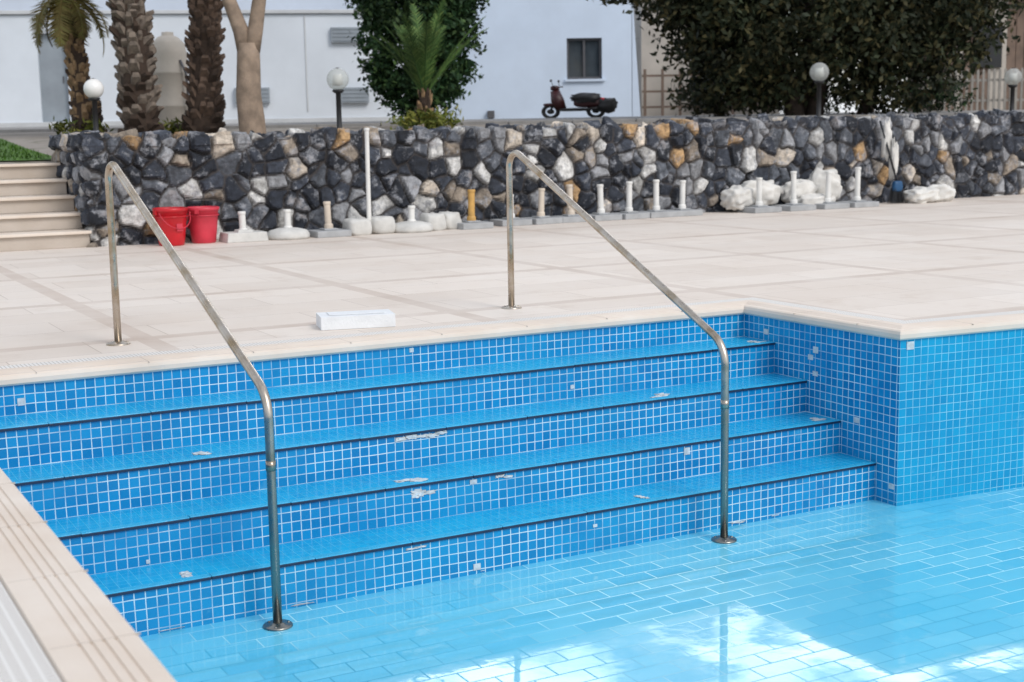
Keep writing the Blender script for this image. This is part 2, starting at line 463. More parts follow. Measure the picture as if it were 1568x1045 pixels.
# ---------------- rubble wall
def build_wall():
    out=[Vector((-2.12,8.62)),Vector((-2.12,7.12)),Vector((20,7.66))]
    inn=[Vector((-1.72,8.62)),Vector((-1.72,7.52)),Vector((20,8.06))]
    st=.016; S=[]
    for i in (0,1):
        L=(out[i+1]-out[i]).length; n=int(L/st)
        ts=[k/n for k in range(n+1)]
        d=(out[i+1]-out[i]).normalized(); nm=Vector((d.y,-d.x))
        for t in ts: S.append((out[i].lerp(out[i+1],t),inn[i].lerp(inn[i+1],t),nm))
    H=.99; nf=int(H/st); nt=18
    seeds=[];cols=[]
    pal=[((.018,.022,.032),.28),((.045,.053,.072),.24),((.10,.11,.13),.13),((.30,.305,.32),.12),((.60,.59,.57),.11),((.30,.25,.20),.06),((.44,.28,.14),.03),((.62,.54,.45),.045)]
    w=np.array([p[1] for p in pal]); w=w/w.sum()
    def addseed(x,y,z):
        c=pal[rng.choice(len(pal),p=w)][0]; k=random.uniform(.75,1.25)
        seeds.append(Vector((x,y,z)));cols.append(tuple(v*k for v in c))
    for row in range(9):
        z=-.02+row*.14
        x=-2.5+random.uniform(0,.1)
        while x<20.3:
            yy=7.12+(x+2.12)*.0244
            if random.random()<.80: addseed(x+random.uniform(-.04,.04),yy+.03+random.uniform(-.03,.06),z+random.uniform(-.06,.06))
            x+=random.uniform(.11,.26)
        y=7.25
        while y<9.0:
            addseed(-2.08,y,z+random.uniform(-.03,.03)); y+=random.uniform(.11,.21)
    for _ in range(200):
        xx=random.uniform(-2.0,20); addseed(xx,7.12+(xx+2.12)*.0244+random.uniform(.15,.45),1.0)
    kd=kdtree.KDTree(len(seeds))
    for i,s in enumerate(seeds): kd.insert(s,i)
    kd.balance()
    tl=[Vector((random.uniform(-1,1),random.uniform(-1,1),random.uniform(-1,1)))*.33 for _ in seeds]
    hs=[random.uniform(.015,.055) for _ in seeds]
    vs=[];col=[];mo=[]
    ncol=nf+1+nt
    for (o,i_,nm) in S:
        for j in range(ncol):
            if j<=nf: p=Vector((o.x,o.y,H*j/nf)); n=Vector((nm.x,nm.y,0)); 
            else:
                t=(j-nf)/nt; q=o.lerp(i_,t); p=Vector((q.x,q.y,H)); n=Vector((0,0,1))
            if j>nf-3 and j<=nf+2: n=(Vector((nm.x,nm.y,0))+Vector((0,0,1))).normalized()
            pw=p+noise.noise_vector(p*9)*.022
            r=kd.find_n(pw,2); (a,ia,da),(b,ib,db)=r
            e=(db*db-da*da)/(2*max(1e-4,(a-b).length))
            k=sm(0,.030,e)
            d=k*(hs[ia]+.012)+k*tl[ia].dot(pw-a)*.9+.010*noise.noise(p*14)
            if j>=nf-3: d+=(hs[ia]-.03)*.9*k
            v=p+n*max(-.012,d)
            if j==0: v.z=-.01
            rise=.025*noise.noise(Vector((p.x*1.1,p.y*1.1,3)))+ (p.x*.0075 if p.x>0 else 0)
            if j>nf: v.z+=rise
            elif j>nf*.6: v.z+=((j/nf-.6)/.4)*rise
            vs.append(v); col+= [*cols[ia],1]; mo.append(1-sm(.003,.015,e))
    fs=[]
    for i in range(len(S)-1):
        for j in range(ncol-1):
            a=i*ncol+j; fs.append((a,a+ncol,a+ncol+1,a+1))
    me=bpy.data.meshes.new('rubble_stone_wall'); me.from_pydata(vs,[],fs)
    me.materials.append(M['rubble'])
    at=me.color_attributes.new('Col','FLOAT_COLOR','POINT'); at.data.foreach_set('color',col)
    a2=me.attributes.new('Mortar','FLOAT','POINT'); a2.data.foreach_set('value',mo)
    me.update(); o=bpy.data.objects.new('rubble_stone_wall',me); scene.collection.objects.link(o)
build_wall()

# ---------------- garden steps on the left
g=G()
rh=.155
for k in range(5):
    y=7.14+k*.31
    y2=8.72
    g.box((-5.7,(y+y2)/2+.02,rh*k+rh/2-.015),(7.1,y2-y,rh-.03),0)
    g.box((-5.7,y+.15,rh*(k+1)-.0145),(7.12,.34,.029),1)
g.obj('garden_steps',['stepstone','coping'],bevel=.005)

# ---------------- ground
def grid(xs,ys,ov=0):
    vs=[(x,y,T(x,y)+ov) for x in xs for y in ys]; n=len(ys)
    return vs,[(i*n+j,(i+1)*n+j,(i+1)*n+j+1,i*n+j+1) for i in range(len(xs)-1) for j in range(n-1)]
g=G()
xl=[-400,-150,-60,-30]+list(np.arange(-20,-1.9,1.0))+[-2.0]
yr=list(np.arange(8.38,13.2,.5))+list(np.arange(13.5,45,1.5))+[60,100,200,500]
g.add(*grid([x for x in xl if x<=-2.0],yr),0,True)
xr=[-2.0,-1.75,-1.5,-1.25,-1.0]+list(np.arange(0,40,1.5))+[60,120,300,500]
g.add(*grid(xr,[8.0,8.38]+yr[1:]),0,True)
g.obj('ground',['ground'])
g=G(); g.add(*grid(list(np.arange(-22,-2.05,.8))+[-2.05],list(np.arange(8.66,15.6,.35)),.014),0,True)
for _ in range(16000):
    x=random.uniform(-9,-2.1);y=random.uniform(8.70,14.5);z=T(x,y)+.012;a=random.uniform(0,6.28);h=random.uniform(.02,.05)
    dx,dy=math.cos(a)*.008,math.sin(a)*.008
    g.add([(x-dx,y-dy,z),(x+dx,y+dy,z),(x+dy*3,y-dx*3,z+h)],[(0,1,2)],1)
g.obj('grass_lawn',['lawn','grassblade'])
g=G()
for i in range(30):
    x0,x1=-14+i,-13+i
    v=[]
    for (r,f) in ((x0,22.5),(x1,22.5),(x1,26),(x0,26)):
        p=P(r,f); v.append((p.x,p.y,T(p.x,p.y)+.02))
    g.quad(v,0)
g.obj('garden_path',['kerb'])
g=G()
for i in range(30):
    g.box((-14.5+i,22.3,Tz(-14.5+i,22.3)+.0),(.98,.12,.10),0)
g.obj('kerb',['kerb'],loc=(CX,CY,0),rz=BG,bevel=.01)

# ---------------- things along the wall
def bucket(x,y,mat,rz=0,s=1):
    g=G()
    pr=[(0,.004),(.105,.0),(.110,.01),(.128,.15),(.142,.275),(.150,.277),(.153,.285),(.153,.302),(.147,.305),(.139,.300),(.120,.14),(.10,.02),(0,.018)]
    g.lathe((0,0,0),pr,32,0)
    g.lathe((0,0,.235),[(.138,-.006),(.147,-.004),(.148,.004),(.14,.006)],32,0)
    g.tube([( .152*math.cos(a),-.06-.09*math.sin(a)*1.0,.27-.13*math.sin(a)) for a in np.linspace(0,math.pi,14)],.004,6,1)
    g.box((0,-.136,.15),(.06,.004,.06),1,rx=-.12)
    for sx in (-1,1): g.box((sx*.152,0,.27),(.02,.035,.035),0)
    o=g.obj('bucket',[mat,'red2','sack'],loc=(x,y,0),rz=rz); o.scale=(s,s,s*1.08)
bucket(-1.47,6.80,'red',.3,1.08); bucket(-1.13,6.90,'red2',-2.2,1.05)
Y0=6.83
def ubase(x,kind,pipe='white_plastic',h=.27,y=None,rz=0,r=.033,w=.36):
    y=Y0+.012*x if y is None else y
    g=G()
    if kind=='slab':
        g.box((0,0,.032),(w,w*.9,.064),0); g.box((0,0,.073),(.15,.15,.018),0)
    elif kind=='round':
        g.lathe((0,0,0),[(0,.0),(w*.52,0),(w*.56,.02),(w*.55,.055),(w*.48,.085),(.10,.105),(.05,.11),(0,.11)],28,0)
    elif kind=='block':
        g.box((0,0,.045),(w*1.15,w*.8,.09),0,taper=.93); g.box((0,0,.10),(.16,.16,.03),0,taper=.8)
    elif kind=='lumps':
        g.blob((-.13,0,.075),(.13,.13,.09),.45,0,.12); g.blob((.14,.02,.085),(.13,.12,.09),.45,0,.12)
    z0=.05
    lean=random.uniform(-.02,.02)
    g.tube([(0,0,z0),(lean*.5,0,z0+h*.5),(lean,0,z0+h)],r,16,1,cap=False)
    g.tube([(lean,0,z0+h-.002),(lean,0,z0+.1)],r*.85,16,1,cap=False)
    g.lathe((0,0,z0),[(r+.012,.0),(r+.012,.07),(r+.001,.08)],16,1)
    g.lathe((lean,0,z0+h),[(r*.85,0),(r+.005,0),(r+.006,-.03),(r,-.032)],16,1)
    g.obj('umbrella_base',['slab' if kind=='slab' else 'concrete',pipe],loc=(x,y,0),rz=rz,bevel=.008)
ubase(-.76,'block','white_plastic',.24); ubase(-.30,'round','white_plastic',.24,w=.38)
ubase(.13,'slab','beige_pipe',.30); 
ubase(.57,'lumps','white_plastic',1.02,r=.022)
ubase(1.05,'round','white_plastic',.22,w=.40)
ubase(1.75,'slab','orange_pipe',.36,r=.036)
for x,h,pm in ((2.30,.30,'white_plastic'),(2.68,.32,'beige_pipe'),(3.07,.36,'beige_pipe'),(3.47,.34,'white_plastic'),(3.85,.36,'white_plastic'),(4.23,.36,'white_plastic'),(4.60,.36,'white_plastic')):
    ubase(x,'slab',pm,h*random.uniform(.94,1.06),rz=random.uniform(-.15,.15),y=6.95+.03*x*.5)
for x,h in ((6.15,.42),(6.68,.40),(7.16,.44),(5.62,.36)):
    ubase(x,'slab','white_plastic',h,y=6.88,w=.4)
def conc(x,y,rz):
    g=G(); g.blob((-.09,0,.08),(.11,.11,.10),.45,0,.2); g.blob((.13,.01,.08),(.10,.11,.10),.45,0,.2); g.blob((.02,.1,.06),(.12,.08,.07),.5,0,.2)
    g.obj('concrete_weight',['concrete'],loc=(x,y,0),rz=rz)
conc(1.40,6.9,.2)
def sack(x,y,z,rz,s=(.26,.18,.11)):
    g=G(); g.blob((0,0,s[2]*.9),s,.75,0,.30,40,24,2.6)
    g.tube([(s[0]*.85,0,s[2]*.95),(s[0]*1.05,0,s[2]*1.0),(s[0]*1.25,.01,s[2]*1.1)],[.05,.022,.05],10,0,jit=.1)
    g.obj('sandbag',['sack'],loc=(x,y,z),rz=rz)
sack(5.42,7.05,.05,.3,(.20,.15,.13)); sack(5.80,7.12,.07,-.3,(.24,.14,.15)); sack(6.45,7.15,.06,.1,(.24,.13,.15)); sack(6.85,7.15,.06,2.6,(.20,.14,.21))
sack(6.55,7.0,.0,0,(.26,.12,.09)); sack(8.30,6.95,0,.1,(.24,.16,.10)); sack(8.66,7.0,0,2.8,(.20,.15,.11))
# broom
g=G()
g.tube([(0,0,.28),(-.06,.13,.75),(-.10,.22,1.05)],.014,10,3)
g.blob((0,-.01,.22),(.07,.04,.07),.5,1,.1)
for k in range(60):
    a=random.uniform(-.11,.11); b=random.uniform(-.04,.04); g.tube([(a*.6,b,.20),(a*1.1,b*1.5-.01,.01)],.004,4,3,cap=False)
g.blob((-.03,.17,.80),(.055,.045,.22),.7,2,.6); g.blob((.03,.10,.55),(.045,.045,.22),.7,2,.6)
g.obj('broom',['beige_pipe','blue','sack','dark'],loc=(7.95,7.02,0))

# ---------------- garden lamps
def lamp(R,F,zc,r,glass='lampglass'):
    z0=Tz(R,F)-.05; p=P(R,F,z0); H=zc-z0
    g=G(); g.lathe((0,0,0),[(.09,0),(.09,.06),(.05,.08),(.032,.10),(.030,H-r*1.25),(.05,H-r*1.2),(.075,H-r*1.0),(.06,H-r*.9)],20,0)
    pr=[(r*math.sin(t),-r*math.cos(t)+H) for t in np.linspace(.25,math.pi,18)]
    g.lathe((0,0,0),pr,28,1)
    g.lathe((0,0,0),[(.0,H+r*.98),(.03,H+r*1.02),(.0,H+r*1.06)],12,0)
    if glass=='lampclear': g.lathe((0,0,0),[(0,H-r*.6),(r*.5,H-r*.5),(r*.42,H+r*.35),(0,H+r*.45)],14,2)
    g.obj('garden_lamp',['black',glass,'white_plastic'],loc=p)
m=N('lamp_globe_glass'); m.col((.82,.81,.79)); m.rough(.3); M['lampglass']=m.m
m=N('lamp_globe_clear'); tr=m.add('ShaderNodeBsdfTransparent'); tr.inputs[0].default_value=(.85,.87,.85,1); mx=m.add('ShaderNodeMixShader')
m.col((.75,.76,.74)); m.rough(.08); mx.inputs[0].default_value=.35; m.lk(tr.outputs[0],mx.inputs[1]); m.lk(m.b.outputs[0],mx.inputs[2]); m.lk(mx.outputs[0],m.n['Material Output'].inputs['Surface']); M['lampclear']=m.m
lamp(-4.93,17,1.59,.118); lamp(-2.02,17,1.65,.132,'lampclear'); lamp(4.37,20,1.74,.135,'lampclear'); lamp(7.62,21.5,1.67,.13,'lampclear')

# ---------------- foliage
def leafcloud(name,C,size,mat,parent=None,asp=.5):
    n=len(C); C=np.asarray(C)
    a=rng.normal(size=(n,3)); a/=np.linalg.norm(a,axis=1,keepdims=True)
    b=rng.normal(size=(n,3)); b-=a*np.sum(a*b,axis=1,keepdims=True); b/=np.linalg.norm(b,axis=1,keepdims=True)
    s=size*rng.uniform(.6,1.3,size=(n,1)); 
    V=np.stack([C-a*s,C-b*s*asp,C+a*s,C+b*s*asp],axis=1).reshape(-1,3)
    me=bpy.data.meshes.new(name); me.vertices.add(4*n); me.vertices.foreach_set('co',V.ravel().astype(np.float32))
    me.loops.add(4*n); me.loops.foreach_set('vertex_index',np.arange(4*n,dtype=np.int32))
    me.polygons.add(n); me.polygons.foreach_set('loop_start',np.arange(0,4*n,4,dtype=np.int32))
    me.update(calc_edges=True); me.validate()
    me.materials.append(M[mat]); o=bpy.data.objects.new(name,me); scene.collection.objects.link(o)
    if parent: o.parent=parent
    return o
def crown(ells,nclump,per,sig,shell=.55):
    out=[]
    vol=np.array([e[3]*e[4]*e[5] for e in ells]); vol=vol/vol.sum()
    for _ in range(nclump):
        e=ells[rng.choice(len(ells),p=vol)]
        d=rng.normal(size=3); d/=np.linalg.norm(d); r=shell+(1.05-shell)*rng.random()**.6
        c=np.array(e[:3])+d*np.array(e[3:6])*r
        s=sig*rng.uniform(.6,1.4)
        k=int(per*rng.uniform(.5,1.3))
        out.append(c+rng.normal(size=(k,3))*np.array([s,s,s*.7]))
    return np.concatenate(out)
def tree(name,R,F,ells,trunks,nclump,per,sig,size,mat,bark,zmin=None,shell=.55):
    z0=Tz(R,F)
    e=empty(name,P(R,F,z0),BG)
    g=G()
    for pts,r0,r1 in trunks:
        n=len(pts); g.tube(pts,[r0+(r1-r0)*i/(n-1) for i in range(n)],12,0,jit=.05)
    g.obj('trunk',[bark],parent=e)
    C=crown(ells,nclump,per,sig,shell)
    if zmin is not None: C=C[C[:,2]>zmin]
    leafcloud('foliage',C,size,mat,parent=e)
    return e
tree('olive_tree',4.9,23.2,
  [(0,0,1.6,2.1,1.5,1.35),(-2.0,0,2.3,1.4,1.1,.8),(2.0,.2,1.9,1.3,1.2,1.0),(1.5,0,1.2,1.2,1.0,1.1),(-1.1,.2,1.2,1.15,1.1,1.15)],
  [([(-.2,0,-.1),(-.3,0,.6),(-.8,.1,1.4),(-1.5,0,2.3)],.16,.05),([(.1,.1,-.1),(.2,0,.7),(.5,0,1.6),(1.2,0,2.6)],.15,.05),([(0,.2,-.1),(0,.2,1.2),(.1,.3,3.0)],.12,.04),([(.9,.3,-.1),(1.2,.2,.9),(1.9,.1,2.2)],.09,.03)],
  1080,50,.16,.064,'leaf_dark','bark_d',.05,.4)
tree('ficus_bush',-1.42,23,
  [(0,0,1.35,.90,.8,1.1),(0,0,2.2,.98,.85,1.0),(-.05,0,.75,.68,.6,.66)],
  [([(0,0,-.1),(.02,0,.5),(0,0,1.6)],.10,.05),([(.1,0,-.1),(.2,0,.5),(.3,0,1.3)],.06,.03)],
  680,50,.085,.05,'leaf_bush','bark_d',.03,.6)
tree('broadleaf_tree',-3.25,18,
  [(0,0,4.3,1.6,1.4,.8),(-.9,.2,3.9,1.0,.9,.6),(1.0,.2,4.0,1.0,1,.6)],
  [([(.02,0,-.15),(.01,0,.03),(0,0,.2),(-.02,0,.5),(0,0,.95),(.0,0,1.14)],.18,.14),
   ([(-.02,0,1.0),(-.08,0,1.3),(-.22,0,1.7),(-.36,0,2.3),(-.6,.1,3.2),(-.8,.2,4.3)],.115,.04),
   ([(.02,0,1.0),(.10,0,1.3),(.18,0,1.75),(.32,0,2.5),(.5,.1,3.3),(.8,.1,4.3)],.115,.04)],
  200,38,.2,.07,'leaf_bush','bark_l')

def frond(g,base,az,el,L,droop,mat=1,lw=.28,n=16):
    d=Vector((math.cos(az),math.sin(az),0)); pts=[];p=Vector(base);e=el
    for i in range(n+1):
        pts.append(p.copy()); p=p+(d*math.cos(e)+Vector((0,0,math.sin(e))))*(L/n); e-=droop/n*(.5+1.2*i/n)
    g.tube(pts,[.016*(1-.8*i/n)+.003 for i in range(n+1)],5,mat,cap=False)
    side=Vector((-d.y,d.x,0))
    for i in range(2,n+1):
        for sub in (0,.33,.66):
            j=min(n,i+1); q=pts[i].lerp(pts[j],sub); t=(pts[min(n,i+1)]-pts[i-1]).normalized()
            w=lw*math.sin(math.pi*min(1,(i+sub)/n*.85+.12))**.7+.03
            for sd in (-1,1):
                v=(side*sd*.75+t*.6+Vector((0,0,.22+random.uniform(-.2,.15)))).normalized()*w*random.uniform(.8,1.1)
                h=t*.011
                g.add([q-h,q+h,q+v*.6+h*.6-Vector((0,0,.01)),q+v-Vector((0,0,.10*w)),q+v*.6-h*.6-Vector((0,0,.01))],[(0,1,2,3,4)],mat)
def palm(name,R,F,H,r,lean,boot,nf,L,dr,skirt=0,el=(.1,1.3),flare=.25,lw=.28,sl=(.55,.8)):
    z0=Tz(R,F)-.05
    e=empty(name,P(R,F,z0),BG); g=G()
    N_=20
    pts=[(lean*(i/N_)**1.2,0,H*i/N_) for i in range(N_+1)]
    g.tube(pts,[r*.82*(1+flare*math.exp(-i/N_*H*2.2)) for i in range(N_+1)],14,1,jit=.06)
    z=.02;row=0
    while z<H:
        t=z/H; cx=lean*t**1.2; rr=r*.86*(1+flare*math.exp(-z*2.2))
        nb=8
        for k in range(nb):
            if random.random()<.08: continue
            a=2*math.pi*(k+.5*(row%2))/nb+random.uniform(-.25,.25); c,s=math.cos(a),math.sin(a)
            o_=rr*random.uniform(1.08,1.5); w=rr*.36*random.uniform(.6,1.15); hh=random.uniform(.05,.15)
            zz=z+random.uniform(-.035,.035)
            b=lambda rad,sd,dz:(cx+c*rad-s*sd,s*rad+c*sd,zz+dz)
            g.add([b(rr*.8,-w,-.06),b(rr*.8,w,-.06),b(rr*.8,w,.05),b(rr*.8,-w,.05),
                   b(o_,-w*.6,hh*.55),b(o_,w*.6,hh*.55),b(o_*.97,w*.45,hh),b(o_*.97,-w*.45,hh)],
                  [(0,1,5,4),(1,2,6,5),(2,3,7,6),(3,0,4,7),(4,5,6,7)],1 if random.random()<.18 or z<.25 else 0)
        z+=.09;row+=1
    g.obj('trunk',[boot,'fibre'],parent=e)
    g=G(); top=(lean,0,H)
    for k in range(nf):
        frond(g,top,k*2.399+random.uniform(-.2,.2),random.uniform(*el),L*random.uniform(.8,1.1),dr*random.uniform(.7,1.2),0,lw)
    for k in range(skirt):
        frond(g,(lean,0,H-.05),k*2.399,random.uniform(-1.0,-.3),L*random.uniform(*sl),1.2,1,lw*.7)
    g.obj('fronds',['leaf_palm','leaf_dry'],parent=e)
palm('palm_tree',-5.62,19,2.0,.125,-.20,'bark_o',18,1.7,1.5,14,flare=1.0,el=(.5,1.3),sl=(.35,.6))
palm('palm_tree',-4.64,18,4.2,.235,-.22,'bark_p',26,2.0,2.0,10,flare=.15)
palm('palm_tree',-3.98,18.6,4.3,.205,.34,'bark_p2',26,2.0,2.0,10,flare=.35)
palm('young_palm',-1.18,20,.50,.085,.02,'bark_o',18,1.25,.42,0,el=(.95,1.5),flare=.4,lw=.2)
def lowplant(name,R,F,rx,rz,n,mat,size=.05):
    z=Tz(R,F); e=empty(name,P(R,F,z),BG)
    g=G()
    for k in range(9):
        a=random.uniform(0,6.28); g.tube([(0,0,-.02),(math.cos(a)*rx*.4,math.sin(a)*rx*.4,rz*.8)],.008,5,0)
    g.obj('stems',['bark_d'],parent=e)
    leafcloud('leaves',crown([(0,0,rz*.5,rx,rx*.7,rz*.5)],n,30,.06,.2),size,mat,parent=e,asp=.3)
lowplant('low_plant',-1.15,19.8,.42,.22,40,'leaf_low'); lowplant('low_plant',-5.7,18.8,.3,.22,16,'leaf_low')
lowplant('low_plant',-4.3,18.9,.4,.18,16,'leaf_low'); lowplant('shrub',3.6,24.5,.6,.5,60,'leaf_dark')
lowplant('shrub',7.4,25,.7,.6,60,'leaf_bush'); lowplant('shrub',5.3,24.6,.8,.7,70,'leaf_dark')

# ---------------- buildings
def wallface(g,x0,x1,z0,z1,y,ops,mat=0,rev=.14,pane=1,fr=2):
    xs=sorted({x0,x1,*[o[0] for o in ops],*[o[1] for o in ops]}); zs=sorted({z0,z1,*[o[2] for o in ops],*[o[3] for o in ops]})
    for i in range(len(xs)-1):
        for j in range(len(zs)-1):
            cx=(xs[i]+xs[i+1])/2; cz=(zs[j]+zs[j+1])/2
            if any(o[0]<cx<o[1] and o[2]<cz<o[3] for o in ops): continue
            g.quad([(xs[i],y,zs[j]),(xs[i+1],y,zs[j]),(xs[i+1],y,zs[j+1]),(xs[i],y,zs[j+1])],mat)
    for a,b,c,d in ops:
        Y=y+rev
        g.quad([(a,y,c),(a,Y,c),(a,Y,d),(a,y,d)],mat); g.quad([(b,Y,c),(b,y,c),(b,y,d),(b,Y,d)],mat)
        g.quad([(a,y,d),(a,Y,d),(b,Y,d),(b,y,d)],mat); g.quad([(a,Y,c),(a,y,c),(b,y,c),(b,Y,c)],mat)
def house(name,R,F,yaw,x0,x1,zb,H,dep,ops,wm,roof=None,cap=True):
    e=empty(name,P(R,F,zb),BG+yaw)
    g=G(); wallface(g,x0,x1,-.3,H,0,ops)
    g.quad([(x1,0,-.3),(x1,dep,-.3),(x1,dep,H),(x1,0,H)],0); g.quad([(x0,dep,-.3),(x0,0,-.3),(x0,0,H),(x0,dep,H)],0)
    g.quad([(x1,dep,-.3),(x0,dep,-.3),(x0,dep,H),(x1,dep,H)],0); g.quad([(x0,0,H),(x1,0,H),(x1,dep,H),(x0,dep,H)],0)
    g.obj('walls',[wm],parent=e)
    for a,b,c,d in ops:
        g=G(); g.quad([(a,.12,c),(b,.12,c),(b,.12,d),(a,.12,d)],1)
        t=.045
        g.box(((a+b)/2,.09,c+t/2),(b-a,.05,t),0);g.box(((a+b)/2,.09,d-t/2),(b-a,.05,t),0)
        g.box((a+t/2,.09,(c+d)/2),(t,.05,d-c-2*t-.004),0);g.box((b-t/2,.09,(c+d)/2),(t,.05,d-c-2*t-.004),0)
        g.box(((a+b)/2,.085,(c+d)/2),(t,.04,d-c-2*t-.004),0)
        g.box(((a+b)/2,-.02,c-.025),(b-a+.1,.09,.045),2)
        g.obj('window',['frame','pane',wm],parent=e)
    if cap:
        g=G(); g.box(((x0+x1)/2,dep/2,H+.045),(x1-x0+.14,dep+.14,.085),0); g.obj('parapet_cap',['cap'],parent=e,bevel=.01)
    return e
e=house('white_house',-1.3,29,math.radians(3),0,3.85,1.2,3.5,6,[(2.52,3.24,.80,1.62)],'house')
g=G()
g.add([(3.86,-.0,-.3),(4.05,-.0,-.3),(3.86,0,2.6),(3.86,1.2,-.3),(4.05,1.2,-.3),(3.86,1.2,2.6)],[(0,1,2),(5,4,3),(1,4,5,2)],0)
g.box((.95,-.05,.12),(.14,.12,.14),2)
g.obj('buttress_and_vent',['house','cap','frame'],parent=e)
house('white_house',-14,34,math.radians(3),0,14.5,1.2,5.0,8,[(2,3,3.2,4.2),(6,7,3.2,4.2),(10,11,3.2,4.2)],'house2')
e=house('white_house',3.1,33,0,0,3.2,1.2,3.0,5,[(1.15,1.85,.3,2.0)],'beige')
g=G()
for k in range(9): g.box((.02+.4*k,-.6,.55),(.06,.06,1.1),0)
for z in (.25,.6,.95): g.box((1.6,-.6,z),(3.3,.035,.05),0)
g.obj('porch_rail',['brown'],parent=e)
e=empty('garden_boundary_wall',P(-9.7,27,1.2),BG+math.radians(10))
g=G(); wallface(g,-10,8.6,-.2,2.1,0,[(.82,1.34,.1,1.76)]); g.quad([(-10,.25,-.2),(-10,0,-.2),(-10,0,2.1),(-10,.25,2.1)],0)
g.quad([(8.6,.25,-.2),(-10,.25,-.2),(-10,.25,2.1),(8.6,.25,2.1)],0)
g.obj('wall_face',['bwall'],parent=e)
g=G(); g.box((-.7,.12,2.145),(18.8,.36,.07),0); g.box((-.7,-.02,.02),(18.6,.035,.16),0); g.box((5.85,-.006,1.15),(.03,.02,1.85),0); g.obj('cap_and_plinth',['cap'],parent=e,bevel=.008)
g=G(); g.box((1.08,.13,.93),(.52,.04,1.66),0); g.box((1.25,.10,.9),(.02,.03,.12),1); g.obj('gate_door',['greypanel','frame'],parent=e)
g=G()
for a,b,c,d in ((4.45,5.12,.40,.70),(6.35,7.0,1.55,1.84),(6.5,7.05,.38,.68)):
    g.box(((a+b)/2,-.05,(c+d)/2),(b-a,.09,d-c),0)
    for k in range(4): g.box(((a+b)/2,-.1,c+(d-c)*(k+.5)/4),(b-a-.06,.012,.012),0)
g.obj('meter_boxes',['greypanel','cap'],parent=e)
g=G(); g.lathe((0,0,0),[(0,0),(.27,0),(.28,.03),(.28,.4),(.29,.41),(.28,.43),(.28,.9),(.29,.91),(.28,.93),(.28,1.2),(.25,1.36),(.15,1.46),(.09,1.48),(.09,1.53),(0,1.54)],28,0)
g.tube([(.1,-.27,1.1),(.16,-.34,.9),(.2,-.34,0)],.02,8,1)
g.obj('water_tank',['beige','frame'],loc=P(-5.2,22,1.05))
e=empty('timber_shed',P(9.5,31,1.2),BG)
g=G()
x=0;k=0
while x<7:
    w=random.uniform(.14,.24); g.box((x+w/2,random.uniform(0,.02),1.3),(w-.012,.05,2.6),random.choice((0,0,1))); x+=w;k+=1
g.box((3.5,1.6,1.28),(6.9,3.0,2.5),0)
g.obj('boarded_walls',['brown','beige'],parent=e)
g=G(); g.add([(-.3,-.4,2.55),(7.3,-.4,2.55),(7.3,3.4,3.3),(-.3,3.4,3.3),(-.3,-.4,2.63),(7.3,-.4,2.63),(7.3,3.4,3.38),(-.3,3.4,3.38)],[(3,2,1,0),(4,5,6,7),(0,1,5,4),(1,2,6,5),(2,3,7,6),(3,0,4,7)],0)
g.obj('roof',['roof'],parent=e)
g=G(); 
for a in (.9,2.6): g.box((a,-.06,1.4),(.6,.05,.9),0)
g.obj('shutters',['dark'],parent=e)
g=G()
for k in range(34):
    x=k*.11; h=.78+.02*random.random()
    g.box((x,0,h/2),(.045,.02,h),0); g.add([(x-.0225,-.01,h),(x+.0225,-.01,h),(x+.0225,.01,h),(x-.0225,.01,h),(x,0,h+.04)],[(0,1,4),(1,2,4),(2,3,4),(3,0,4)],0)
for z in (.2,.6): g.box((1.8,.025,z),(3.8,.025,.05),0)
g.obj('picket_fence',['fence'],loc=P(8.3,28.5,1.22),rz=BG)

tree('background_tree',11.5,35,[(0,0,3.0,3.0,2,1.6),(2.8,0,2.6,2,2,1.4)],[([(0,0,-.1),(0,0,2.6)],.2,.1)],200,45,.3,.11,'leaf_dark','bark_d')
tree('background_tree',7.6,30,[(0,0,2.6,1.8,1.5,1.3)],[([(0,0,-.1),(0,0,2.6)],.14,.07)],180,45,.22,.08,'leaf_dark','bark_d')

# ---------------- scooter
def ring(c,R,n=24): return [(c[0]+R*math.cos(a),c[1],c[2]+R*math.sin(a)) for a in np.linspace(0,2*math.pi,n,endpoint=False)]
e=empty('motor_scooter',P(1.20,26.2,Tz(1.20,26.2)+.0),BG+math.radians(-22)); e.scale=(.80,.80,.60)
g=G()
for x in (-.55,.55):
    g.tube(ring((x,0,.22),.18),.05,8,0,closed=True); g.tube([(x,-.05,.22),(x,.05,.22)],.075,14,3)
g.obj('wheels',['black','darkred','cap','black'],parent=e)
g=G()
g.blob((.38,0,.47),(.36,.15,.15),.7,0,.05); g.blob((.30,0,.62),(.36,.13,.06),.6,1,.03); g.blob((.0,0,.27),(.38,.13,.05),.5,1)
g.blob((.72,0,.56),(.06,.09,.05),.6,2)
g.tube([(-.28,0,.28),(-.38,0,.55),(-.44,0,.85)],[.12,.16,.11],10,0); g.tube([(-.55,0,.22),(-.47,0,.55),(-.42,0,.9)],.03,8,1)
g.blob((-.56,0,.43),(.17,.075,.05),.7,0); g.blob((-.44,0,.93),(.10,.10,.08),.7,0)
g.tube([(-.36,-.30,.98),(-.40,-.1,.96),(-.40,.1,.96),(-.36,.30,.98)],.018,8,1)
for s in (-1,1): g.tube([(-.40,s*.2,.97),(-.44,s*.24,1.12)],.008,6,1); g.blob((-.44,s*.26,1.15),(.02,.05,.035),.7,1)
g.tube([(.35,-.15,.25),(.65,-.17,.30)],.04,8,1)
g.obj('bodywork',['darkred','black','red'],parent=e)
g=G(); g.blob((.32,0,.60),(.34,.22,.15),.8,0,.5); g.blob((.78,.05,.38),(.24,.2,.22),.8,0,.5); g.obj('seat_cover',['black'],parent=e)

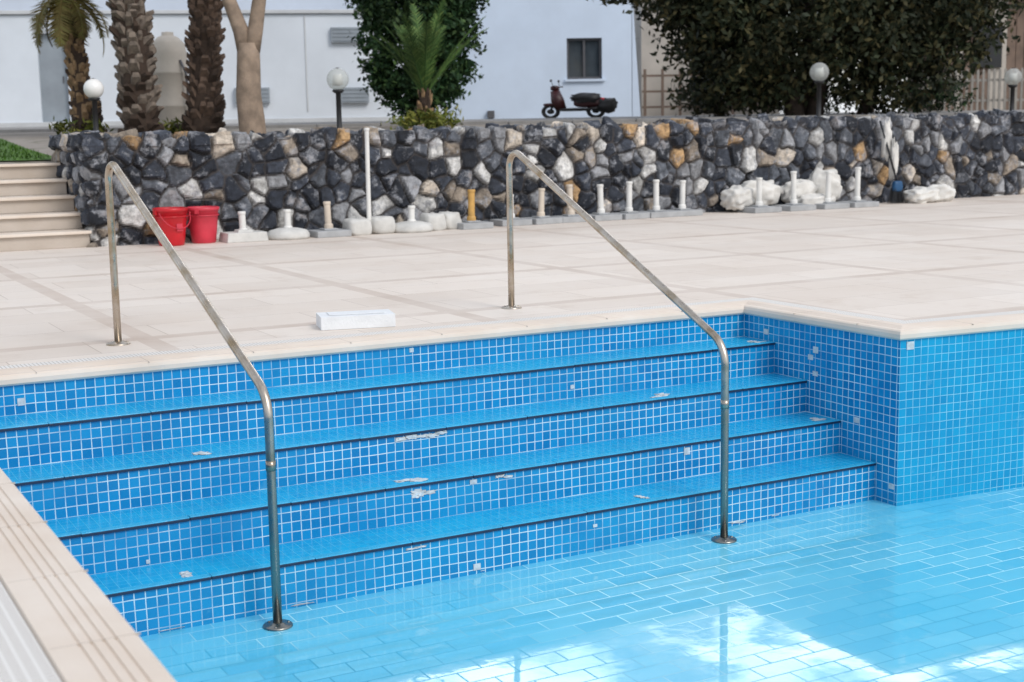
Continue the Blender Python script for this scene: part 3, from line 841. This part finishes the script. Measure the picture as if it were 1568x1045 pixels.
# ---------------- world and light
w=bpy.data.worlds.new('World'); scene.world=w; w.use_nodes=True
nt=w.node_tree; bgd=nt.nodes['Background']
sky=nt.nodes.new('ShaderNodeTexSky'); sky.sky_type='NISHITA'; sky.sun_disc=False
SE=math.radians(42); SR=math.radians(165)
sky.sun_elevation=SE; sky.sun_rotation=SR; sky.air_density=1.2; sky.dust_density=1.5
tc=nt.nodes.new('ShaderNodeTexCoord'); mp=nt.nodes.new('ShaderNodeMapping'); mp.inputs['Scale'].default_value=(1,1,2.6)
nt.links.new(tc.outputs['Generated'],mp.inputs[0])
nz=nt.nodes.new('ShaderNodeTexNoise'); nz.inputs['Scale'].default_value=2.6; nz.inputs['Detail'].default_value=7; nz.inputs['Roughness'].default_value=.55
nt.links.new(mp.outputs[0],nz.inputs[0])
def mrange(src,a,b,c,d):
    mr=nt.nodes.new('ShaderNodeMapRange'); mr.inputs[1].default_value=a; mr.inputs[2].default_value=b; mr.inputs[3].default_value=c; mr.inputs[4].default_value=d
    nt.links.new(src,mr.inputs[0]); return mr.outputs[0]
mx=nt.nodes.new('ShaderNodeMix'); mx.data_type='RGBA'; nt.links.new(mrange(nz.outputs[0],.40,.62,.2,.92),mx.inputs[0])
nt.links.new(sky.outputs[0],mx.inputs[6]); mx.inputs[7].default_value=(10.2,10.6,11.3,1)
sp=nt.nodes.new('ShaderNodeMapping'); sp.inputs['Location'].default_value=(-.56*2.8,-.75*2.8,-.345*7); sp.inputs['Scale'].default_value=(2.8,2.8,7)
nt.links.new(tc.outputs['Generated'],sp.inputs[0])
ln=nt.nodes.new('ShaderNodeVectorMath'); ln.operation='LENGTH'; nt.links.new(sp.outputs[0],ln.inputs[0])
n2=nt.nodes.new('ShaderNodeTexNoise'); n2.inputs['Scale'].default_value=10; n2.inputs['Detail'].default_value=7
nt.links.new(mp.outputs[0],n2.inputs[0])
def mth(op,a,b):
    n=nt.nodes.new('ShaderNodeMath'); n.operation=op
    for i,v in enumerate((a,b)):
        if hasattr(v,'is_linked'): nt.links.new(v,n.inputs[i])
        else: n.inputs[i].default_value=v
    return n.outputs[0]
msk=mth('MULTIPLY',mrange(ln.outputs['Value'],.35,1.0,1,0),1.0)
cl=mrange(mth('ADD',mth('MULTIPLY',msk,.18),n2.outputs[0]),.58,.68,0,1)
m2=nt.nodes.new('ShaderNodeMix'); m2.data_type='RGBA'; nt.links.new(mth('MULTIPLY',cl,mrange(msk,0,.15,0,1)),m2.inputs[0])
nt.links.new(mx.outputs[2],m2.inputs[6]); m2.inputs[7].default_value=(46,46,47,1)
nt.links.new(m2.outputs[2],bgd.inputs[0]); bgd.inputs[1].default_value=.115
sd=bpy.data.lights.new('sun','SUN'); sd.energy=1.6; sd.angle=math.radians(22); sd.color=(1,.96,.91)
so=bpy.data.objects.new('sun',sd); scene.collection.objects.link(so)
d=Vector((math.sin(SR)*math.cos(SE),math.cos(SR)*math.cos(SE),math.sin(SE)))
so.rotation_euler=d.to_track_quat('Z','Y').to_euler(); so.location=(0,-5,12)

# ---------------- camera
cd=bpy.data.cameras.new('camera'); co=bpy.data.objects.new('camera',cd); scene.collection.objects.link(co)
th=math.radians(8.65); ro=math.radians(1.0)
f=Vector((.48*math.cos(th),.877*math.cos(th),-math.sin(th))).normalized()
r0=Vector((.877,-.48,0)).normalized(); u0=r0.cross(f)
rt=r0*math.cos(ro)-u0*math.sin(ro); up=r0*math.sin(ro)+u0*math.cos(ro)
mt=Matrix((rt,up,-f)).transposed().to_4x4(); mt.translation=(CX,CY,CH); co.matrix_world=mt
cd.lens=49.36; cd.sensor_width=36; cd.clip_end=2000; cd.clip_start=.05
cd.dof.use_dof=True; cd.dof.focus_distance=6.8; cd.dof.aperture_fstop=4.0
scene.camera=co
scene.view_settings.view_transform='Standard'; scene.view_settings.look='None'; scene.view_settings.exposure=0
